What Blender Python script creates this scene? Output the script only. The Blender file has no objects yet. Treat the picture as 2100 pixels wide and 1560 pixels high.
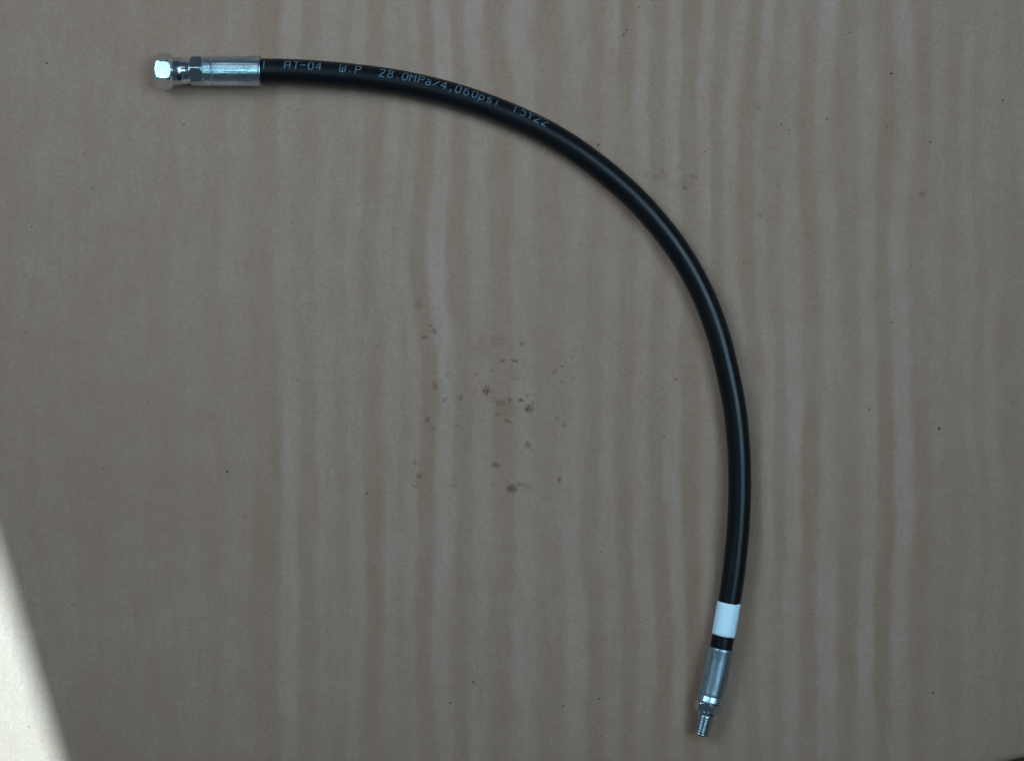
import bpy, math, random
import numpy as np
from mathutils import Vector, Matrix

random.seed(7)
rng = np.random.default_rng(11)
S = bpy.context.scene
C = S.collection

# ------------------------------------------------------------------ camera
W, H = 2100.0, 1560.0            # the photograph's pixel grid, used only to read off sizes
F_PX = 4600.0                    # focal length in those pixels
DIST = 1.194                     # metres from lens to the cardboard along the axis
TILT = math.radians(3.0)         # lens stands slightly towards the upper edge
cam_d = bpy.data.cameras.new('camera')
cam = bpy.data.objects.new('camera', cam_d)
C.objects.link(cam)
cam_d.sensor_width = 36.0
cam_d.lens = 36.0 * F_PX / W
cam_d.clip_start = 0.01
cam_d.clip_end = 100.0
cam.location = (0, DIST * math.sin(TILT), DIST * math.cos(TILT))
cam.rotation_euler = (-TILT, 0, 0)
S.camera = cam

# ------------------------------------------------------------------ world, sun, skylights, added fill lamp, exposure
world = bpy.data.worlds.new('World')
S.world = world
world.use_nodes = True
bg = world.node_tree.nodes['Background']
bg.inputs['Color'].default_value = (0.55, 0.78, 1.0, 1)
bg.inputs['Strength'].default_value = 0.011

SUN_DIR = Vector((132, -462, 0)).normalized()       # horizontal direction towards the sun
SUN_EL = math.radians(45)
sun_d = bpy.data.lights.new('sun', 'SUN')
sun_d.energy = 3.3
sun_d.angle = math.radians(0.53)
sun_d.color = (0.46, 0.80, 1.0)
sun = bpy.data.objects.new('sun', sun_d)
C.objects.link(sun)
to_sun = Vector((SUN_DIR.x * math.cos(SUN_EL), SUN_DIR.y * math.cos(SUN_EL), math.sin(SUN_EL)))
sun.rotation_euler = to_sun.to_track_quat('Z', 'Y').to_euler()
sun.location = to_sun * 5

def area(name, loc, target, sx, sy, power, col, spread):
    d = bpy.data.lights.new(name, 'AREA')
    d.shape = 'RECTANGLE'; d.size = sx; d.size_y = sy
    d.energy = power; d.color = col; d.spread = math.radians(spread)
    o = bpy.data.objects.new(name, d)
    C.objects.link(o)
    o.location = loc
    o.rotation_euler = (Vector(loc) - Vector(target)).to_track_quat('Z', 'Y').to_euler()
    return o
DAY = (0.50, 0.80, 1.0)
area('skylight_east', (0.72, 0.42, 1.40), (0.02, 0.30, 0), 1.35, 0.85, 0.40, (0.465, 0.775, 1.0), 50)
area('skylight_west', (-0.46, 0.25, 1.75), (-0.2, 0.16, 0), 0.34, 0.22, 0.20, (0.31, 0.86, 1.0), 180)
area('fill_west', (-1.00, 0.90, 1.15), (-0.24, 0.36, 0), 1.1, 1.1, 0.42, (0.55, 0.81, 1.0), 48)  # added fill lamp that evens out the left side, no known opening there

S.view_settings.view_transform = 'Standard'
S.view_settings.look = 'None'
S.view_settings.gamma = 1.0
S.view_settings.use_curve_mapping = False
S.view_settings.exposure = 2.8

# ------------------------------------------------------------------ helpers
cam_m = Matrix.Translation(cam.location) @ cam.rotation_euler.to_matrix().to_4x4()
def at(px, py, z=0.0):
    """point at height z that the photograph shows at pixel (px, py)"""
    d = cam_m.to_3x3() @ Vector(((px - W / 2) / F_PX, -(py - H / 2) / F_PX, -1.0))
    t = (z - cam.location.z) / d.z
    return cam.location + d * t
MM = 0.001
PX = DIST / F_PX                 # metres per pixel on the cardboard

def link(name, me, mat=None, parent=None, smooth=None):
    o = bpy.data.objects.new(name, me)
    C.objects.link(o)
    if mat: me.materials.append(mat)
    if parent:
        o.parent = parent
        o.matrix_parent_inverse = parent_inv(parent)
    if smooth is not None:
        me.polygons.foreach_set('use_smooth', [True] * len(me.polygons))
        me.set_sharp_from_angle(angle=math.radians(smooth))
    return o
def parent_inv(p):
    m = Matrix.Translation(p.location)
    return m.inverted()
def mesh(name, v, f):
    me = bpy.data.meshes.new(name)
    me.from_pydata([tuple(p) for p in v], [], f)
    me.update()
    return me
def empty(name, loc, label, cat):
    o = bpy.data.objects.new(name, None)
    C.objects.link(o)
    o.location = loc
    o.empty_display_size = 0.02
    o['label'] = label; o['category'] = cat
    return o
def box(x0, x1, y0, y1, z0, z1):
    v = [(x, y, z) for z in (z0, z1) for y in (y0, y1) for x in (x0, x1)]
    f = [(0, 2, 3, 1), (4, 5, 7, 6), (0, 1, 5, 4), (2, 6, 7, 3), (0, 4, 6, 2), (1, 3, 7, 5)]
    return v, f

# ------------------------------------------------------------------ material helpers
class NT:
    def __init__(self, name):
        self.m = bpy.data.materials.new(name)
        self.m.use_nodes = True
        self.t = self.m.node_tree
        self.b = self.t.nodes['Principled BSDF']
    def n(self, typ, **kw):
        nd = self.t.nodes.new(typ)
        for k, v in kw.items(): setattr(nd, k, v)
        return nd
    def l(self, a, b): self.t.links.new(a, b)
    def val(self, sock, v):
        if hasattr(v, 'is_output'): self.l(v, sock)
        else: sock.default_value = v
    def math(self, op, a, b=None, c=None, clamp=False):
        nd = self.n('ShaderNodeMath', operation=op, use_clamp=clamp)
        self.val(nd.inputs[0], a)
        if b is not None: self.val(nd.inputs[1], b)
        if c is not None: self.val(nd.inputs[2], c)
        return nd.outputs[0]
    def vmath(self, op, a, b=None):
        nd = self.n('ShaderNodeVectorMath', operation=op)
        self.val(nd.inputs[0], a)
        if b is not None: self.val(nd.inputs[1], b)
        return nd.outputs['Value'] if op in ('LENGTH', 'DISTANCE') else nd.outputs[0]
    def noise(self, vec, scale, detail=2.0, rough=0.5, dim='3D', color=False):
        nd = self.n('ShaderNodeTexNoise', noise_dimensions=dim)
        self.l(vec, nd.inputs['Vector'])
        nd.inputs['Scale'].default_value = scale
        nd.inputs['Detail'].default_value = detail
        nd.inputs['Roughness'].default_value = rough
        return nd.outputs['Color'] if color else nd.outputs['Fac']
    def rng(self, v, a, b, c, d, smooth=False):
        nd = self.n('ShaderNodeMapRange')
        if smooth: nd.interpolation_type = 'SMOOTHSTEP'
        self.l(v, nd.inputs['Value'])
        for k, x in zip(('From Min', 'From Max', 'To Min', 'To Max'), (a, b, c, d)): nd.inputs[k].default_value = x
        return nd.outputs['Result']
    def mix(self, fac, a, b, blend='MIX'):
        nd = self.n('ShaderNodeMix', data_type='RGBA', blend_type=blend)
        self.val(nd.inputs[0], fac)
        for s, v in ((nd.inputs[6], a), (nd.inputs[7], b)):
            if hasattr(v, 'is_output'): self.l(v, s)
            else: s.default_value = (*v, 1) if len(v) == 3 else v
        return nd.outputs[2]
    def bump(self, h, strength, dist):
        nd = self.n('ShaderNodeBump')
        nd.inputs['Strength'].default_value = strength
        nd.inputs['Distance'].default_value = dist
        self.l(h, nd.inputs['Height'])
        self.l(nd.outputs[0], self.b.inputs['Normal'])

# ------------------------------------------------------------------ cardboard material
def value_noise(x, y, seed):
    """smooth 2-D value noise, x and y in cells"""
    r = np.random.default_rng(seed).random((256, 256))
    xi = np.floor(x).astype(int); yi = np.floor(y).astype(int)
    fx = x - xi; fy = y - yi
    fx = fx * fx * (3 - 2 * fx); fy = fy * fy * (3 - 2 * fy)
    g = lambda a, b: r[a % 256, b % 256]
    return (g(xi, yi) * (1 - fx) + g(xi + 1, yi) * fx) * (1 - fy) + (g(xi, yi + 1) * (1 - fx) + g(xi + 1, yi + 1) * fx) * fy

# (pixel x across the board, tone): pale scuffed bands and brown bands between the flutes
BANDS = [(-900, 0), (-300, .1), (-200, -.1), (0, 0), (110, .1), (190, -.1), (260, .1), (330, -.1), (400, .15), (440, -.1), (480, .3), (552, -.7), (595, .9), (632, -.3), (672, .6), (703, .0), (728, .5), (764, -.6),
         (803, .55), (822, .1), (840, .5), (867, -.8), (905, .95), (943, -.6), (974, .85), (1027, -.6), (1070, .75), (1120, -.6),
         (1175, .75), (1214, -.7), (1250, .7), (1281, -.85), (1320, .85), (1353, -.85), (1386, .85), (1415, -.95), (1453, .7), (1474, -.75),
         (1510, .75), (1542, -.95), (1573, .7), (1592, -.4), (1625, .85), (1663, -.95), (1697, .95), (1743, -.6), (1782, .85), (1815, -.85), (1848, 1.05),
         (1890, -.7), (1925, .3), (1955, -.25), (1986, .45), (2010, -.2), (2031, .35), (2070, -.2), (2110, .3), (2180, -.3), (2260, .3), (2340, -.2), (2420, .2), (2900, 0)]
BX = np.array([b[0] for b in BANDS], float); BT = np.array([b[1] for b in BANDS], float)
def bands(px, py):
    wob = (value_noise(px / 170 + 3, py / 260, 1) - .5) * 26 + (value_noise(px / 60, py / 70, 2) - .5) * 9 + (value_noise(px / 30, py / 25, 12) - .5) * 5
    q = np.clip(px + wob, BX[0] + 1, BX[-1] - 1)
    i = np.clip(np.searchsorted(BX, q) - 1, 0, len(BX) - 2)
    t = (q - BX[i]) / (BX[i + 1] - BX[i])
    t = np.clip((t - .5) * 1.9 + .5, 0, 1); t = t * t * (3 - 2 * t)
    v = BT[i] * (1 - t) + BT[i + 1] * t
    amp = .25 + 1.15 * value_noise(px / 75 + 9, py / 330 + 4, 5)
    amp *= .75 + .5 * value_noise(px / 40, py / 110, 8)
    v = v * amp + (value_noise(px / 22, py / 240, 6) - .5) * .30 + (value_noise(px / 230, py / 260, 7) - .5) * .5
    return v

STAIN = [(1050, 1002, 13, 9, .72), (1068, 993, 14, 6, .45), (1083, 998, 9, 6, .38), (1017, 953, 10, 7, .52), (850, 949, 6.5, 6, .45), (860, 976, 7, 6.5, .5),
         (854, 988, 4, 4, .3), (1147, 984, 5, 10, .3), (1082, 912, 7, 9, .6), (1093, 923, 4, 4, .4), (851, 996, 7, 4, .5), (997, 801, 9, 13, .9), (1084, 838, 9, 13, .75), (1068, 821, 7, 6, .75),
         (1026, 826, 14, 8, .55), (1044, 820, 8, 7, .55), (1012, 819, 4, 6, .5), (1030, 739, 9, 4, .65), (1056, 740, 10, 5, .75), (1010, 760, 4, 4, .7), (976, 768, 3, 4, .7), (870, 692, 8, 6, .6), (891, 679, 8, 7, .5), (883, 668, 4, 5, .5),
         (1071, 705, 6, 6, .5), (858, 626, 8, 14, .3), (893, 790, 5, 10, .45), (920, 768, 7, 9, .35), (944, 815, 5, 8, .45), (876, 860, 5, 7, .5), (888, 880, 4, 16, .28), (914, 819, 6, 5, .45), (936, 872, 9, 3, .3), (857, 835, 5, 4, .3),
         (1147, 984, 4, 9, .6), (930, 995, 12, 4, .4), (1040, 862, 7, 4, .5), (1044, 866, 4, 4, .6), (1020, 850, 8, 4, .5), (1138, 760, 5, 8, .4), (1152, 782, 6, 4, .35), (1176, 775, 7, 3, .4), (1156, 869, 4, 5, .6), (1143, 857, 5, 8, .4),
         (973, 802, 4, 6, .5), (1062, 778, 6, 4, .4), (1083, 810, 5, 4, .5), (1093, 826, 4, 5, .5), (965, 1110, 14, 4, .12), (1022, 700, 20, 16, .22), (1040, 835, 30, 22, .20), (990, 720, 22, 30, .15), (1395, 380, 30, 14, .25), (1350, 362, 22, 10, .22), (1420, 362, 12, 6, .3),
         (1404, 385, 7, 4, .55), (1391, 343, 5, 4, .6), (1358, 350, 3, 5, .5), (1325, 360, 4, 5, .4), (1342, 366, 3, 4, .5), (1427, 365, 8, 4, .4), (1558, 442, 7, 6, .4), (1890, 399, 9, 6, .45), (1553, 220, 9, 10, .3), (1596, 383, 3, 8, .35), (1320, 420, 26, 18, .15), (1285, 440, 20, 12, .2), (608, 776, 9, 6, .22), (775, 709, 5, 4, .4), (1000, 880, 60, 60, .07)]
SPECK = [(210, 961, 2.2, 2.2, .85), (466, 967, 3.2, 3.2, 1), (753, 1011, 2.4, 2.6, .95), (971, 1398, 2.6, 3.4, 1), (1387, 777, 2.2, 3, .95), (1153, 751, 2.4, 2.4, 1), (1926, 878, 3.2, 5, 1), (1828, 661, 3, 2.4, .9),
         (1227, 297, 2.6, 3.4, .95), (1828, 151, 4, 3, .9), (2057, 207, 2.6, 2.6, .8), (1743, 67, 2.4, 2, .6), (1696, 244, 3, 2.4, .5), (1602, 256, 2.2, 2.4, .8), (1619, 266, 2.2, 2, .5), (1819, 260, 2.4, 1.6, .7), (1908, 291, 3, 2.2, .6), (599, 458, 3, 1.8, .9), (65, 465, 2.2, 2, .7),
         (611, 226, 2.4, 2, .55), (1310, 15, 2.2, 2.2, .7), (1285, 62, 3, 2, .5), (1279, 72, 2.2, 2.2, .6), (1229, 1432, 2.4, 2.4, .8), (923, 1441, 2.4, 2.4, .8), (672, 1292, 2.4, 2.2, .6), (1155, 1446, 2.2, 2.4, .75), (502, 1060, 2.4, 1.8, .6), (474, 1428, 2, 2, .6), (1362, 895, 2.2, 2.4, .9),
         (1782, 840, 2.6, 3.4, .55), (1913, 1420, 2.6, 2.4, .55), (2078, 825, 2, 2.6, .5), (96, 130, 3, 2.4, .6), (377, 256, 2.2, 2.2, .8), (190, 387, 2.2, 2, .5), (148, 1238, 2, 2, .4), (60, 1490, 2, 2, .4), (1525, 538, 2.4, 2, .5), (1445, 311, 2.2, 1.8, .6), (1232, 1130, 2, 2, .5), (1326, 1269, 2.4, 1.8, .6), (1867, 545, 2, 2, .4)]
def cardboard(name, stained):
    cb = NT(name)
    tc = cb.n('ShaderNodeTexCoord').outputs['Object']
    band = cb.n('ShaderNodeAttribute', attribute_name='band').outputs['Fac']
    fine = cb.noise(tc, 1500, 3, .65)
    mid = cb.noise(tc, 330, 3, .6)
    blot = cb.noise(tc, 70, 3, .55)
    stretch = cb.n('ShaderNodeMapping'); stretch.inputs['Scale'].default_value = (1, .45, 1)
    cb.l(tc, stretch.inputs['Vector'])
    fib = cb.noise(stretch.outputs[0], 900, 2, .6)
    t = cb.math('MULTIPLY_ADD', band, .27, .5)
    dash = cb.n('ShaderNodeMapping'); dash.inputs['Scale'].default_value = (1, .16, 1)
    cb.l(tc, dash.inputs['Vector'])
    t = cb.math('ADD', t, cb.math('MULTIPLY', cb.math('SUBTRACT', cb.noise(dash.outputs[0], 170, 4, .6), .5), .62))
    t = cb.math('ADD', t, cb.math('MULTIPLY', cb.math('SUBTRACT', mid, .5), .60))
    t = cb.math('ADD', t, cb.math('MULTIPLY', cb.math('SUBTRACT', fib, .5), .45))
    t = cb.math('ADD', t, cb.math('MULTIPLY', cb.math('SUBTRACT', blot, .5), .45), clamp=True)
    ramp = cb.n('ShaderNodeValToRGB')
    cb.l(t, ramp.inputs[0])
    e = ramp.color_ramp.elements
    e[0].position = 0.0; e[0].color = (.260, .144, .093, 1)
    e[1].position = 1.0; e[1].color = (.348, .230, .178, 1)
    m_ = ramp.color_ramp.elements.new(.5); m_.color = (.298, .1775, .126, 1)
    col = ramp.outputs[0]
    grain = cb.rng(fine, .25, .75, .80, 1.20)
    col = cb.mix(1.0, col, cb.n('ShaderNodeCombineColor').outputs[0], 'MULTIPLY')
    cc = col.node.inputs[7].links[0].from_node
    for i in range(3): cb.l(grain, cc.inputs[i])
    if stained:
        def spots(lst, warp_scale, warp_amt, soft):
            """pigment of spots: lst of (px, py, half width px, half height px, strength)"""
            wn = cb.noise(tc, warp_scale, 3, .7, color=True)
            w = cb.vmath('SUBTRACT', wn, (.5, .5, .5))
            w = cb.vmath('MULTIPLY', w, (warp_amt, warp_amt, 0))
            p = cb.vmath('ADD', tc, w)
            acc = None
            for (x, y, rx, ry, s) in lst:
                c = at(x, y, 0)
                d = cb.vmath('SUBTRACT', p, (c.x, c.y, 0))
                d = cb.vmath('MULTIPLY', d, (1 / (rx * PX), 1 / (ry * PX), 0))
                v = cb.rng(cb.vmath('LENGTH', d), 1 - soft, 1 + soft * .4, s, 0, True)
                acc = v if acc is None else cb.math('MAXIMUM', acc, v)
            return acc
        solid = spots(STAIN[:10], 500, .0034, .5)
        bits = spots(STAIN[10:], 420, .0050, .75)
        stn = cb.rng(cb.noise(tc, 800, 4, .75), .42, .55, .22, 1)
        bits = cb.math('MULTIPLY', cb.math('MULTIPLY', bits, stn), 1.35, clamp=True)
        st = cb.math('MULTIPLY', cb.math('MAXIMUM', solid, bits), .85)
        col = cb.mix(st, col, (.095, .038, .017))
    # random dust beyond the listed specks
    vor = cb.n('ShaderNodeTexVoronoi', voronoi_dimensions='2D'); vor.inputs['Scale'].default_value = 62
    cb.l(tc, vor.inputs['Vector'])
    vs = cb.n('ShaderNodeSeparateColor'); cb.l(vor.outputs['Color'], vs.inputs[0])
    dust = cb.math('MULTIPLY', cb.rng(vor.outputs['Distance'], .018, .034, 1, 0, True), cb.rng(vs.outputs[0], .86, .99, 0, .5))
    pale = cb.math('MULTIPLY', cb.rng(vor.outputs['Distance'], .012, .026, 1, 0, True), cb.rng(vs.outputs[1], .80, .95, 0, .6))
    col = cb.mix(pale, col, (.42, .36, .30))
    col = cb.mix(cb.math('MULTIPLY', dust, .93), col, (.012, .010, .010))
    cb.l(col, cb.b.inputs['Base Color'])
    cb.b.inputs['Roughness'].default_value = .82
    cb.b.inputs['Specular IOR Level'].default_value = .25
    hh = cb.math('ADD', cb.math('MULTIPLY', fine, .35), cb.math('MULTIPLY', mid, .8))
    cb.bump(hh, .35, .00012)
    return cb.m
card_plain = cardboard('kraft_cardboard', False)
card_stained = cardboard('stained_kraft_cardboard', True)

edge_m = NT('cut_cardboard_edge')
tce = edge_m.n('ShaderNodeTexCoord').outputs['Object']
edge_m.l(edge_m.mix(edge_m.noise(tce, 300, 3), (.16, .10, .06), (.24, .15, .10)), edge_m.b.inputs['Base Color'])
edge_m.b.inputs['Roughness'].default_value = .9

fl = NT('grey_concrete')
tcf = fl.n('ShaderNodeTexCoord').outputs['Object']
fl.l(fl.mix(fl.noise(tcf, 9, 6, .6), (.16, .155, .15), (.26, .25, .24)), fl.b.inputs['Base Color'])
fl.b.inputs['Roughness'].default_value = .85
fl.bump(fl.noise(tcf, 120, 4), .3, .002)
slab_m = NT('dark_slab_paint')  # surface of the added slab out of view
tcw = slab_m.n('ShaderNodeTexCoord').outputs['Object']
slab_m.l(slab_m.mix(slab_m.noise(tcw, 5, 6, .6), (.05, .055, .06), (.08, .085, .09)), slab_m.b.inputs['Base Color'])
slab_m.b.inputs['Roughness'].default_value = .8
slab_m.bump(slab_m.noise(tcw, 90, 3), .2, .002)

# ------------------------------------------------------------------ setting: floor, added unseen slab that casts the shade
v, f = box(-3, 3, -3, 3, -.06, -.0065)
o = link('floor', mesh('floor', v, f), fl.m); o['kind'] = 'structure'

SLAB_Y = -1.30
e0 = at(-20, 1098, 0)                                  # a point on the edge of the sunlit patch
sl = SUN_DIR.x / SUN_DIR.y
xw = e0.x + sl * (SLAB_Y - .12 - e0.y)
v, f = box(xw, xw + 2.2, SLAB_Y - .12, SLAB_Y, -.0065, 2.5)
o = link('shade_slab', mesh('shade_slab', v, f), slab_m.m); o['kind'] = 'structure'  # unseen slab added only to block the sun

# ------------------------------------------------------------------ cardboard sheet
def px_of(x, y):
    """inverse of at() on the board, for reading the band table"""
    inv = cam_m.inverted()
    R = np.array(inv)[:3, :3]; T = np.array(inv)[:3, 3]
    p = np.stack([x, y, np.zeros_like(x)], -1) @ R.T + T
    return W / 2 + F_PX * p[..., 0] / -p[..., 2], H / 2 - F_PX * p[..., 1] / -p[..., 2]
X0, X1, Y0, Y1 = -.47, .49, -.66, .37
xs = np.concatenate([np.arange(X0, -.285, .004), np.arange(-.285, .285, .0009), np.arange(.285, X1 + 1e-6, .004)])
ys = np.concatenate([np.arange(Y0, -.215, .006), np.arange(-.215, .215, .0028), np.arange(.215, Y1 + 1e-6, .006)])
gx, gy = np.meshgrid(xs, ys)
pxx, pyy = px_of(gx, gy)
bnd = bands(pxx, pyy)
gz = bnd * .00002 + .00025 * (value_noise(gx / .09 + 5, gy / .13 + 5, 21) - .5)
gz -= gz.max()
nx, ny = len(xs), len(ys)
vv = np.stack([gx, gy, gz], -1).reshape(-1, 3)
idx = np.arange(nx * ny).reshape(ny, nx)
quads = np.stack([idx[:-1, :-1], idx[:-1, 1:], idx[1:, 1:], idx[1:, :-1]], -1).reshape(-1, 4)
sheet = empty('cardboard_sheet', (0, 0, -.0062), 'flat brown cardboard sheet with pale streaks and small stains under the black hose', 'cardboard')
me = mesh('face_paper', vv, quads.tolist())
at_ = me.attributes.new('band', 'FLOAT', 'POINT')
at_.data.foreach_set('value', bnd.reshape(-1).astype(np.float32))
face = link('face_paper', me, card_plain, sheet, 60)
me.materials.append(card_stained)
fx, fy = pxx[:-1, :-1].reshape(-1), pyy[:-1, :-1].reshape(-1)
hit = np.zeros(len(fx), bool)
for (x, y, rx, ry, _) in STAIN:
    hit |= ((fx - x) / (rx * 1.3 + 16)) ** 2 + ((fy - y) / (ry * 1.3 + 18)) ** 2 < 1
me.polygons.foreach_set('material_index', hit.astype(np.int32))
# loose dark grains of dirt lying on the paper, too small to pick apart
V = []; Fc = []
for (x, y, rx, ry, k) in SPECK:
    c = at(x, y, 0)
    n = 7; b0 = len(V); rr = .72 + .5 * rng.random(n); a0 = rng.random() * 6.28
    for lev, zz in ((1.0, -.0002), (.85, .00015 * k), (.35, .00032 * k)):
        for q in range(n):
            a = a0 + q / n * 2 * math.pi
            V.append((c.x + math.cos(a) * rx * .8 * PX * rr[q] * lev, c.y + math.sin(a) * ry * .8 * PX * rr[q] * lev, zz))
    for j in range(2):
        for q in range(n):
            Fc.append((b0 + j * n + q, b0 + j * n + (q + 1) % n, b0 + (j + 1) * n + (q + 1) % n, b0 + (j + 1) * n + q))
    Fc.append(tuple(b0 + 2 * n + q for q in range(n)))
grit = NT('dark_grit')
tcg = grit.n('ShaderNodeTexCoord').outputs['Object']
grit.l(grit.mix(grit.noise(tcg, 900, 2), (.012, .011, .011), (.06, .045, .035)), grit.b.inputs['Base Color'])
grit.b.inputs['Roughness'].default_value = .9
go = link('dirt_grains', mesh('dirt_grains', V, Fc), grit.m, sheet)
go['kind'] = 'stuff'
v, f = box(X0, X1, Y0, Y1, -.0062, -.0008)
link('core_board', mesh('core_board', v, f), edge_m.m, sheet)

# ------------------------------------------------------------------ hose path
# pixel centre line, half width in pixels, height of the axis (mm)
PATH = [(319, 147.2, 26, 8.4), (370, 146.6, 26, 8.4), (430, 146.2, 26, 8.4), (480, 146.0, 26, 8.4), (535, 146.3, 26.0, 8.4), (600, 147.2, 26.0, 8.1), (643, 149.6, 26.0, 7.8), (700, 154.3, 26.0, 7.4), (743, 158.8, 26.0, 7.1), (800, 166.2, 25.9, 6.8), (871, 180.2, 25.8, 6.7),
        (943, 199.0, 25.7, 6.7), (1014, 223.6, 25.6, 6.65), (1086, 254.0, 25.5, 6.6), (1158, 293.0, 25.4, 6.6), (1215, 332.4, 25.3, 6.55), (1273, 379.5, 25.2, 6.5), (1311, 415.5, 25.1, 6.5), (1349.5, 458.5, 25, 6.5), (1393, 516, 24.9, 6.45), (1427, 573.5, 24.8, 6.4), (1453.5, 631, 24.7, 6.4), (1475, 692, 24.6, 6.4),
        (1491, 757, 24.5, 6.35), (1503.5, 815, 24.4, 6.3), (1511.5, 873, 24.3, 6.3), (1516, 931, 24.2, 6.3), (1517.3, 988, 24.1, 6.3), (1515.4, 1058, 24.0, 6.35), (1511.2, 1115, 24.0, 6.5), (1505, 1173, 23.9, 6.7), (1496, 1232, 23.8, 6.9), (1484, 1300, 23.8, 7.1), (1475.5, 1342, 23.8, 7.2), (1466, 1390, 23.8, 7.2), (1455.5, 1432, 23.8, 7.2), (1446.5, 1468, 23.8, 7.2), (1437, 1506, 23.8, 7.2)]
def spline(P, n):
    P = np.array(P, float)
    d = np.r_[0, np.cumsum(np.linalg.norm(np.diff(P[:, :2], axis=0), axis=1))]
    # natural cubic through the points, lightly smoothed
    u = np.linspace(0, d[-1], n)
    out = np.empty((n, P.shape[1]))
    N = len(d); h = np.diff(d)
    for k in range(P.shape[1]):
        y = P[:, k]
        A = np.zeros((N, N)); r = np.zeros(N)
        A[0, 0] = A[-1, -1] = 1
        for i in range(1, N - 1):
            A[i, i - 1] = h[i - 1]; A[i, i] = 2 * (h[i - 1] + h[i]); A[i, i + 1] = h[i]
            r[i] = 6 * ((y[i + 1] - y[i]) / h[i] - (y[i] - y[i - 1]) / h[i - 1])
        m = np.linalg.solve(A, r)
        i = np.clip(np.searchsorted(d, u) - 1, 0, N - 2)
        a = d[i + 1] - u; b = u - d[i]
        out[:, k] = (m[i] * a**3 + m[i + 1] * b**3) / (6 * h[i]) + (y[i] / h[i] - m[i] * h[i] / 6) * a + (y[i + 1] / h[i] - m[i + 1] * h[i] / 6) * b
    return out
PP = spline(PATH, 1400)
ker = np.hanning(81); ker /= ker.sum()
def smooth(a):
    p = np.pad(a, 40, mode='reflect', reflect_type='odd')
    return np.convolve(p, ker, 'valid')
PP = np.stack([smooth(PP[:, k]) for k in range(4)], 1)
CEN = np.array([at(p[0], p[1], p[3] * MM) for p in PP])
DEP = cam.location.z - CEN[:, 2]
RAD = PP[:, 2] * DEP / F_PX * .985
ARC = np.r_[0, np.cumsum(np.linalg.norm(np.diff(CEN, axis=0), axis=1))]
TAN = np.gradient(CEN, ARC, axis=0); TAN /= np.linalg.norm(TAN, axis=1)[:, None]
LEFT = np.cross((0, 0, 1), TAN); LEFT /= np.linalg.norm(LEFT, axis=1)[:, None]
UP = np.cross(TAN, LEFT)
def smp(A, s):
    return np.stack([np.interp(s, ARC, A[:, k]) for k in range(A.shape[1])], -1) if A.ndim == 2 else np.interp(s, ARC, A)
def s_near(px, py):
    return ARC[np.argmin((PP[:, 0] - px)**2 + (PP[:, 1] - py)**2)]
def surf(s, th, dr=0.0, r=None):
    """points on the hose: arc length s, angle th from the top towards the outer side"""
    s = np.asarray(s, float); th = np.asarray(th, float)
    R = (smp(RAD, s) if r is None else r) + dr
    return smp(CEN, s) + np.asarray(R)[..., None] * (np.cos(th)[..., None] * smp(UP, s) + np.sin(th)[..., None] * smp(LEFT, s))
S_A = s_near(535, 146)          # where the upper ferrule ends
S_B = s_near(1475.8, 1327)      # where the lower ferrule begins

def rings(s_list, fn, N, cap0=True, cap1=True, offset=0):
    """sweep rings; fn(s, theta array) -> radius array; returns verts, faces"""
    th = np.arange(N) / N * 2 * math.pi + offset
    v = []; f = []
    for s, k in s_list:
        v.append(surf(np.full(N, s), th, 0, fn(k, th)))
    v = np.concatenate(v); M = len(s_list)
    for j in range(M - 1):
        for i in range(N):
            a = j * N + i; b = j * N + (i + 1) % N
            f.append((a, b, b + N, a + N))
    if cap0: f.append(tuple(range(N))[::-1])
    if cap1: f.append(tuple((M - 1) * N + i for i in range(N)))
    # orient outward: tangent x ... checked by recalculation
    return v, f
def fix_normals(me):
    import bmesh
    bm = bmesh.new(); bm.from_mesh(me)
    bmesh.ops.recalc_face_normals(bm, faces=bm.faces)
    bm.to_mesh(me); bm.free()
    return me

# ------------------------------------------------------------------ hose materials
rub = NT('black_rubber')
tcr = rub.n('ShaderNodeTexCoord').outputs['Object']
rn = rub.noise(tcr, 140, 4, .6)
rub.l(rub.mix(rn, (.0022, .0026, .0034), (.0045, .005, .006)), rub.b.inputs['Base Color'])
rub.l(rub.rng(rub.noise(tcr, 60, 4, .6), .3, .7, .29, .36), rub.b.inputs['Roughness'])
rub.b.inputs['Specular IOR Level'].default_value = .27
rub.bump(rub.noise(tcr, 900, 3, .6), .12, .0002)

ink = NT('faded_pale_blue_ink')
tci = ink.n('ShaderNodeTexCoord').outputs['Object']
ink.l(ink.mix(ink.rng(ink.noise(tci, 500, 3), .35, .65, 0, 1), (.045, .088, .128), (.085, .145, .19)), ink.b.inputs['Base Color'])
ink.b.inputs['Roughness'].default_value = .6

wht = NT('white_sticker_paper')
tcl = wht.n('ShaderNodeTexCoord').outputs['Object']
wht.l(wht.mix(wht.noise(tcl, 130, 4), (.66, .83, .91), (.73, .88, .96)), wht.b.inputs['Base Color'])
wht.b.inputs['Roughness'].default_value = .45
wht.bump(wht.noise(tcl, 260, 3), .12, .0004)

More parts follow.
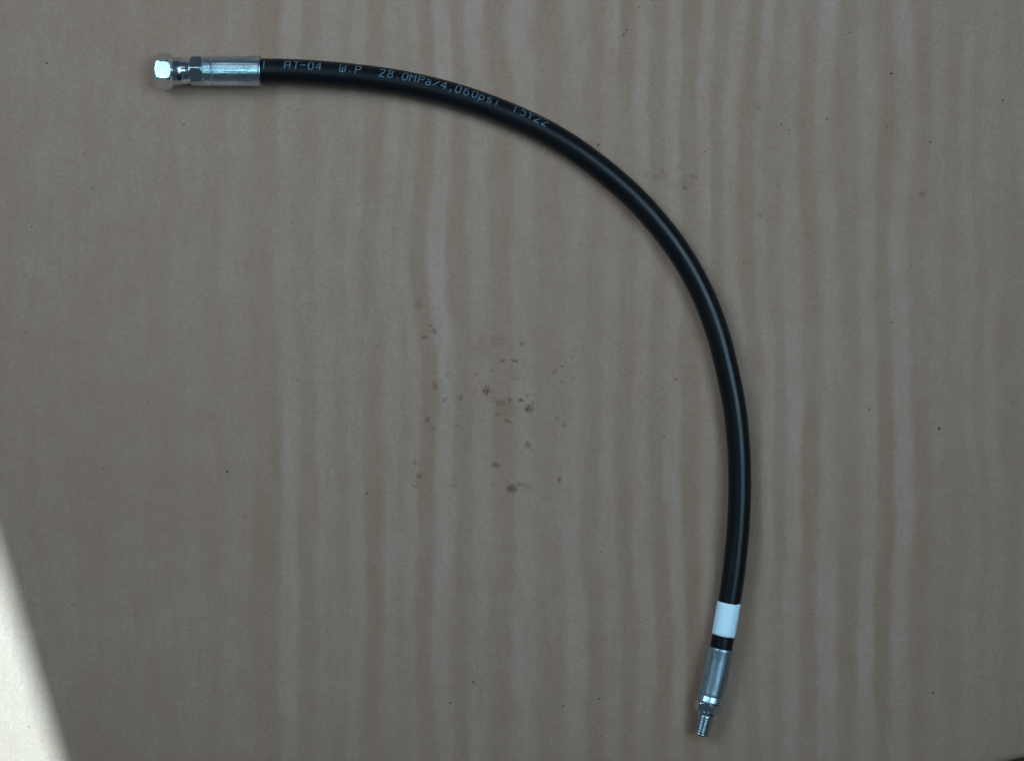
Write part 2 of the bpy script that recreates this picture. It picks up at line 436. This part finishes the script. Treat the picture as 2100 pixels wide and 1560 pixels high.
def zinc(name, dark, light, r0, r1, streak=None, bump=.15):
    z = NT(name)
    c = z.n('ShaderNodeTexCoord').outputs['Object']
    if streak:
        rt = z.n('ShaderNodeMapping'); rt.inputs['Rotation'].default_value = (0, 0, streak[0])
        z.l(c, rt.inputs['Vector'])
        mp = z.n('ShaderNodeMapping'); mp.inputs['Scale'].default_value = (streak[1], 1, 1)
        z.l(rt.outputs[0], mp.inputs['Vector']); q = mp.outputs[0]
    else: q = c
    n1 = z.noise(q, 420, 4, .6); n2 = z.noise(c, 180, 4, .6)
    mx = z.math('MULTIPLY_ADD', n1, .6, z.math('MULTIPLY', n2, .4))
    z.l(z.mix(z.rng(mx, .35, .65, 0, 1), dark, light), z.b.inputs['Base Color'])
    z.b.inputs['Metallic'].default_value = 1
    z.l(z.rng(mx, .3, .7, r1, r0), z.b.inputs['Roughness'])
    z.bump(z.math('ADD', n1, z.math('MULTIPLY', z.noise(q, 1400, 2), .3)), bump, .0004)
    return z.m
ang = math.atan2(TAN[-60][1], TAN[-60][0])
zinc_nut = zinc('bright_zinc_plating', (.62, .67, .70), (.78, .82, .84), .09, .16, None, .04)
zinc_hex = zinc('dark_zinc_plating', (.50, .55, .60), (.66, .70, .74), .10, .2, None, .06)
zinc_up = zinc('brushed_zinc_plating', (.34, .41, .46), (.76, .82, .85), .16, .36, (0, .06), .6)
zinc_low = zinc('dull_zinc_plating', (.26, .34, .39), (.58, .68, .72), .24, .42, (-ang, .08), .5)
zinc_thr = zinc('threaded_zinc_plating', (.42, .48, .50), (.58, .64, .66), .18, .3, None, .06)
bore_shade_m = NT('dark_bore_shade'); bore_shade_m.b.inputs['Base Color'].default_value = (.02, .02, .022, 1); bore_shade_m.b.inputs['Roughness'].default_value = .6; bore_shade_m.b.inputs['Metallic'].default_value = .6  # shade inside the openings, put into a near-black colour

# ------------------------------------------------------------------ the hydraulic hose
root = empty('hydraulic_hose', tuple(CEN[0] * np.array((1, 1, 0))), 'curved black rubber hydraulic hose with silver metal fittings lying on cardboard', 'hose')

NS = 420
sl_ = np.linspace(S_A - .012, S_B + .012, NS)
v, f = rings([(s, s) for s in sl_], lambda s, th: np.full(th.shape, float(np.interp(s, ARC, RAD))), 56)
link('hose_tube', fix_normals(mesh('hose_tube', v, f)), rub.m, root, 60)

# ---- printed lettering, stroke by stroke, wrapped on the tube
def arc(cx, cy, rx, ry, a0, a1, n=7):
    return [(cx + rx * math.cos(math.radians(a0 + (a1 - a0) * i / n)), cy + ry * math.sin(math.radians(a0 + (a1 - a0) * i / n))) for i in range(n + 1)]
def zero(): return arc(.5, .68, .42, .32, 0, 180) + arc(.5, .32, .42, .32, 180, 360) + [(.92, .68)]
G = {'1': [[(.5, 0), (.5, 1), (.36, .86)]],
     'A': [[(.05, 0), (.05, .72), (.25, 1), (.75, 1), (.95, .72), (.95, 0)], [(.05, .42), (.95, .42)]],
     'T': [[(.02, 1), (.98, 1)], [(.5, .97), (.5, 0)]], '-': [[(0, .52), (1, .52)]], '0': [zero()],
     '4': [[(.72, 0), (.72, 1), (.02, .30), (1, .30)]],
     'W': [[(.03, 1), (.03, .2), (.16, .03), (.36, .03), (.5, .2), (.5, .62)], [(.5, .2), (.64, .03), (.84, .03), (.97, .2), (.97, 1)]],
     '.': [[(.44, .06), (.56, .06)], [(.44, .16), (.56, .16)]], ',': [[(.55, .18), (.52, 0), (.40, -.16)]],
     'P': [[(.06, 0), (.06, 1), (.70, 1)] + arc(.70, .74, .24, .26, 90, -90, 5) + [(.06, .48)]],
     '2': [arc(.5, .72, .42, .28, 165, -20, 7) + [(.06, 0), (.98, 0)]],
     '8': [arc(.5, .76, .36, .24, -90, 270, 12), arc(.5, .26, .43, .26, 90, 450, 12)],
     'M': [[(.03, 0), (.03, 1), (.5, .45), (.97, 1), (.97, 0)]],
     'a': [arc(.45, .52, .38, .18, 150, 20, 4) + [(.83, .5), (.83, 0)], arc(.46, .20, .38, .20, 60, 300, 8) + [(.80, .12)]],
     '/': [[(.02, .12), (.98, .85)]],
     '6': [arc(.55, .62, .45, .38, 75, 180, 5) + arc(.5, .30, .42, .30, 180, 520, 12)],
     'p': [[(.08, -.28), (.08, .66)], arc(.45, .35, .40, .32, 140, -140, 9)],
     's': [arc(.5, .53, .40, .17, 30, 270, 7) + arc(.5, .19, .40, .17, 90, -150, 7)],
     'i': [[(.5, 0), (.5, .66)]],
     '5': [[(.88, 1), (.14, 1), (.10, .55)] + arc(.46, .34, .46, .34, 120, -150, 9)],
     'Y': [[(.03, 1), (.5, .5), (.97, 1)], [(.5, .47), (.5, 0)]]}
WORDS = [[('1', 541.5, 133.5)],
         [('A', 590, 0), ('T', 607, 0), ('-', 621.5, 0), ('0', 637, 0), ('4', 654, 0)],
         [('W', 702, 0), ('.', 718.5, 0), ('P', 734, 0)],
         [('2', 784, 0), ('8', 801, 0), ('.', 816.5, 0), ('0', 830.5, 0), ('M', 847.5, 0), ('P', 864, 0), ('a', 879, 0), ('/', 894.5, 0), ('4', 911, 0), (',', 926.5, 0), ('0', 941, 0), ('6', 957.5, 0), ('0', 973.5, 0), ('p', 989.5, 0), ('s', 1005, 0), ('i', 1020.5, 0)],
         [('1', 1057.5, 0), ('5', 1074, 0), ('Y', 1088.5, 0), ('2', 1103, 0), ('2', 1117.5, 0)]]
TH_X = [541, 733, 912, 1020, 1117]; TH_A = [27, 30.5, 32, 35, 39.5]
GW, GH, SW = 11.6 * PX, 18.0 * PX, 1.95 * PX
stroke_no = 0
for word in WORDS:
    V = []; Fc = []
    for ch, gxp, _ in word:
        # glyph centres are read where the top of the tube shows them, so go from the letter's own pixel column to arc length
        th0 = math.radians(np.interp(gxp, TH_X, TH_A))
        ii = np.arange(len(ARC))
        P3 = CEN + RAD[:, None] * (math.cos(th0) * UP + math.sin(th0) * LEFT)
        q = (np.array(cam_m.inverted())[:3, :3] @ P3.T).T + np.array(cam_m.inverted())[:3, 3]
        sc = ARC[np.argmin(abs(W / 2 + F_PX * q[:, 0] / -q[:, 2] - gxp))]
        R0 = float(np.interp(sc, ARC, RAD))
        for poly in G[ch]:
            stroke_no += 1
            pts = []
            for a, b in zip(poly[:-1], poly[1:]):
                n = max(1, int(math.hypot((b[0] - a[0]) * GW, (b[1] - a[1]) * GH) / .0006))
                pts += [(a[0] + (b[0] - a[0]) * k / n, a[1] + (b[1] - a[1]) * k / n) for k in range(n)]
            pts.append(poly[-1])
            P = np.array([((u - .5 + (w - .5) * .10) * GW, (w - .5) * GH) for u, w in pts])
            d = np.gradient(P, axis=0); d /= np.maximum(np.linalg.norm(d, axis=1), 1e-9)[:, None]
            nrm = np.stack([-d[:, 1], d[:, 0]], 1)
            k0 = len(V)
            for sg in (-1, 1):
                Q = P + nrm * SW / 2 * sg
                pos = surf(sc + Q[:, 0], th0 + Q[:, 1] / R0, .00004 + .000002 * (stroke_no % 5))
                V += [tuple(p) for p in pos]
            n = len(P)
            for i in range(n - 1): Fc.append((k0 + i, k0 + i + 1, k0 + n + i + 1, k0 + n + i))
    me = mesh('printed_lettering', V, Fc)
    link('printed_lettering', me, ink.m, root, 60)

# ---- white sticker band, its ends overlapping on the right-hand side
s0, s1 = s_near(1497.0, 1235.0), s_near(1484.0, 1302.0)
nT, nA = 72, 14
V = []; Fc = []
for j in range(nA + 1):
    u = j / nA
    ss = s0 + (s1 - s0) * u
    th = np.linspace(math.radians(38), math.radians(38 + 384), nT)   # wraps once and a little more, spiralling outward
    lap = np.linspace(0, 1, nT)
    skew = (lap - .5) * 1.6 * PX
    edge = (rng.random(nT) - .5) * .0001 if j in (0, nA) else 0
    V += [tuple(p) for p in surf(ss + skew + edge, th, .00008 + lap * .00020)]
for j in range(nA):
    for i in range(nT - 1):
        a = j * nT + i
        Fc.append((a, a + 1, a + 1 + nT, a + nT))
me = fix_normals(mesh('white_sticker', V, Fc))
st_o = link('white_sticker', me, wht.m, root, 60)
sm = st_o.modifiers.new('thickness', 'SOLIDIFY'); sm.thickness = .00007; sm.offset = 1

# ---- fitting pieces: profile lists of (pixel along axis, radius px, shape)
def hexr(th, ap, roll):
    k = (th - roll + math.pi / 6) % (math.pi / 3) - math.pi / 6
    return ap / np.cos(k)
def piece(name, mat, s_of, prof, N=120, roll=0.0, smooth_ang=28, parent=None, caps=(True, True)):
    """prof: list of (axis position, function theta -> radius in metres)"""
    v, f = rings([(s_of(a), fn) for a, fn in prof], lambda fn, th: fn(th), N, caps[0], caps[1], offset=roll)
    return link(name, fix_normals(mesh(name, v, f)), mat, parent or root, smooth_ang)
def rnd(r): return lambda th: np.full(th.shape, r)
def hexc(ap, rmax, roll): return lambda th: np.minimum(hexr(th, ap, roll), rmax)
K = PX * .991                    # metres per pixel at the height of the fittings
sA = lambda x: float(np.interp(x + 3.0, [319, 535], [s_near(319, 147), s_near(535, 146.3)]))

# upper fitting: swivel nut (hex, chamfered both ends), collar, neck, hex, ferrule collar, ferrule
roll_n = math.radians(1.7)      # the uppermost flat leans a little to the viewer
apN, rcN = 32.6 * K, 37.0 * K
prof = [(318.6, rnd(22 * K)), (318.8, rnd(30.0 * K))]
for k in range(7):
    prof.append((318.8 + k * .75, hexc(apN, 31.5 * K + (rcN - 31.5 * K) * (k / 6) ** .8, roll_n)))
prof += [(330, hexc(apN, rcN, roll_n)), (342, hexc(apN, rcN, roll_n))]
for k in range(8):
    prof.append((346 + k * 1.15, hexc(apN, rcN - (rcN - 29.0 * K) * (k / 7) ** 1.3, roll_n)))
prof += [(354.3, rnd(28.5 * K)), (354.6, rnd(25 * K))]
nut = piece('swivel_nut', zinc_nut, sA, prof, 240, roll_n, 35)
piece('nut_bore_shade', bore_shade_m.m, sA, [(318.45, rnd(21.5 * K)), (318.55, rnd(21.5 * K))], 48, 0, 30, nut)  # flat disc coloured dark as the shade in the nut's opening
piece('nut_collar', zinc_hex, sA, [(352, rnd(26 * K)), (353.0, rnd(28.3 * K)), (368, rnd(28.3 * K)), (370.5, rnd(27.0 * K)), (371.5, rnd(24.5 * K))], 96)
piece('neck', zinc_nut, sA, [(370.5, rnd(25.0 * K)), (371.8, rnd(26.2 * K)), (380, rnd(26.2 * K)), (382, rnd(25.0 * K)), (391, rnd(24.6 * K))], 96)
roll_h = math.radians(-20)
apH, rcH = 28.0 * K, 31.4 * K
prof = [(387.2, rnd(18 * K)), (387.4, rnd(24.5 * K))]
for k in range(7): prof.append((387.6 + k * .7, hexc(apH, 26.3 * K + (rcH - 26.3 * K) * (k / 6) ** .8, roll_h)))
prof += [(398, hexc(apH, rcH, roll_h)), (408, hexc(apH, rcH, roll_h))]
for k in range(7): prof.append((410.3 + k * .7, hexc(apH, rcH - (rcH - 26.3 * K) * (k / 6) ** 1.2, roll_h)))
prof += [(414.8, rnd(24 * K)), (415.2, rnd(20 * K))]
piece('hex_collar', zinc_hex, sA, prof, 240, roll_h, 35)

def crimp(r, depth, n, roll, seed):
    g = np.random.default_rng(seed).random(n)
    def fn(th):
        k = ((th - roll) / (2 * math.pi) * n) % n
        fr = k - np.floor(k)
        w = np.abs(fr - .5) * 2                     # 1 at the ridges between crimp jaws
        return r * (1 - depth * (1 - w ** 6)) * (1 + .006 * (g[np.floor(k).astype(int) % n] - .5))
    return fn
def plain_then(r): return rnd(r)
cr = crimp(31.2 * K, .018, 8, math.radians(28), 3)
fer = piece('ferrule', zinc_up, sA, [(431.5, rnd(27 * K)), (432.5, rnd(29.2 * K)), (434.5, rnd(30.8 * K)), (440, cr), (452, cr), (470, cr), (490, cr), (510, cr), (526, cr), (530.5, rnd(30.9 * K)), (532.0, rnd(30.5 * K)), (532.6, rnd(29.6 * K)), (532.6, rnd(26.6 * K)), (520, rnd(26.4 * K))], 160, 0, 30)
piece('ferrule_collar', zinc_up, sA, [(413.6, rnd(20 * K)), (414.6, rnd(29.4 * K)), (416, rnd(30.2 * K)), (430.5, rnd(30.2 * K)), (432.0, rnd(29.0 * K)), (433.2, rnd(26 * K))], 96)

# lower fitting: ferrule, crimp ring, hex, tapered thread
sB0, sB1 = s_near(1475.8, 1327), s_near(1437.2, 1504)
sB = lambda a: sB0 + (sB1 - sB0) * (a + 1.5) / 181.0       # a runs in pixels from the ferrule's mouth to the tip
cr2 = crimp(27.4 * K, .016, 8, math.radians(14), 5)
piece('ferrule', zinc_low, sB, [(9, rnd(24.2 * K)), (-1.5, rnd(24.3 * K)), (-1.5, rnd(26.2 * K)), (-.6, rnd(27.2 * K)), (1.2, rnd(27.5 * K)), (5, cr2), (30, cr2), (55, cr2), (80, cr2), (90, cr2), (94, rnd(27.2 * K)), (97, rnd(26.6 * K)), (98, rnd(25.0 * K))], 160, 0, 30)
piece('ferrule_collar', zinc_low, sB, [(96.5, rnd(22 * K)), (97.0, rnd(25.4 * K)), (98.5, rnd(26.2 * K)), (106, rnd(26.4 * K)), (108.5, rnd(27.4 * K)), (110.0, rnd(27.2 * K)), (110.8, rnd(25 * K))], 96)
roll_l = math.radians(-15)
apL, rcL = 26.6 * K, 29.8 * K
prof = [(110.2, rnd(19 * K)), (110.4, rnd(24.0 * K))]
for k in range(6): prof.append((110.6 + k * .7, hexc(apL, 24.6 * K + (rcL - 24.6 * K) * (k / 5) ** .8, roll_l)))
prof += [(118, hexc(apL, rcL, roll_l)), (124, hexc(apL, rcL, roll_l))]
for k in range(8): prof.append((126.5 + k * .8, hexc(apL, rcL - (rcL - 22.0 * K) * (k / 7) ** 1.2, roll_l)))
prof += [(133, rnd(20.5 * K)), (133.2, rnd(18 * K))]
hexl = piece('hex_collar', zinc_hex, sB, prof, 240, roll_l, 35)
# thread
V = []; Fc = []
a0, a1, pitch = 132.0, 181.0, 5.0
Nt = 64; rowsn = int((a1 - a0) / pitch * 10)
def thr(a, th):
    base = (19.9 - 2.7 * (a - a0) / (a1 - a0)) * K
    ph = (a / pitch - th / (2 * math.pi)) % 1.0
    tri = np.abs(ph - .5) * 2
    tri = np.clip(tri * 1.25 - .12, 0, 1)
    fade = np.clip((a - 138) / 3.0, 0, 1) * np.clip((177.5 - a) / 3.0, 0, 1)
    dip = 3.4 * K * fade
    end = np.clip((a - 177) / 4, 0, 1) * 2.2 * K
    return base - dip * (1 - tri) - end
prof = [(a, (lambda th, a=a: thr(a, th))) for a in np.linspace(a0, a1, rowsn)]
prof += [(181.4, rnd(13.6 * K)), (181.3, rnd(10.0 * K)), (174, rnd(9.6 * K))]
thread = piece('tapered_thread', zinc_thr, sB, prof, Nt, 0, 50, None, (True, False))
piece('thread_bore_shade', bore_shade_m.m, sB, [(175.2, rnd(9.65 * K)), (174.9, rnd(9.65 * K))], 40, 0, 30, thread)  # disc coloured dark as the shade deep in the bore

# ------------------------------------------------------------------ dark shoe tip in the lower right corner
navy = NT('dark_navy_leather')
tcn = navy.n('ShaderNodeTexCoord').outputs['Object']
navy.l(navy.mix(navy.noise(tcn, 160, 4), (.010, .014, .022), (.022, .030, .045)), navy.b.inputs['Base Color'])
navy.b.inputs['Roughness'].default_value = .42
navy.bump(navy.noise(tcn, 500, 3), .2, .0006)
sole = NT('black_rubber_sole'); sole.b.inputs['Base Color'].default_value = (.012, .012, .014, 1); sole.b.inputs['Roughness'].default_value = .6
sole.bump(sole.noise(sole.n('ShaderNodeTexCoord').outputs['Object'], 300, 3), .3, .0005)
tip = at(2188, 1553, .018)
shoe = empty('shoe', (tip.x, tip.y - .13, 0.0), 'rounded dark navy shoe tip poking into the bottom right corner', 'shoe')
def outline(grow):
    """shoe outline from above, toe towards +y, as (x, y) about the toe's tip"""
    out = []
    for k in range(25):
        a = math.pi * k / 24
        out.append(((.049 + grow) * math.cos(a), -.024 + (.024 + grow) * math.sin(a) ** .9))
    pts = [(-.046, -.07), (-.036, -.14), (-.034, -.21), (-.030, -.255), (0, -.275), (.030, -.255), (.036, -.21), (.040, -.14), (.048, -.07)]
    out += [(x * (1 + grow / .04), y - (grow if y < -.2 else 0)) for x, y in pts]
    return out
def loft(levels):
    V = []; Fc = []
    for z, pts in levels: V += [(tip.x + x, tip.y + y, z) for x, y in pts]
    n = len(levels[0][1])
    for j in range(len(levels) - 1):
        for i in range(n):
            Fc.append((j * n + i, j * n + (i + 1) % n, (j + 1) * n + (i + 1) % n, (j + 1) * n + i))
    Fc.append(tuple(range(n))[::-1]); Fc.append(tuple((len(levels) - 1) * n + i for i in range(n)))
    return V, Fc
V, Fc = loft([(.0002, outline(-.004)), (.003, outline(-.001)), (.014, outline(0)), (.018, outline(-.001))])
link('shoe_sole', fix_normals(mesh('shoe_sole', V, Fc)), sole.m, shoe, 40)
def shrink(pts, f, back): return [(x * f, -.13 + (y + .13) * f - back) for x, y in pts]
b = outline(-.002)
V, Fc = loft([(.0182, shrink(b, .985, 0)), (.030, shrink(b, .99, 0)), (.042, shrink(b, .93, .004)), (.052, shrink(b, .80, .012)), (.062, shrink(b, .68, .026)), (.076, shrink(b, .60, .045)), (.088, shrink(b, .52, .058))])
link('shoe_upper', fix_normals(mesh('shoe_upper', V, Fc)), navy.m, shoe, 60)
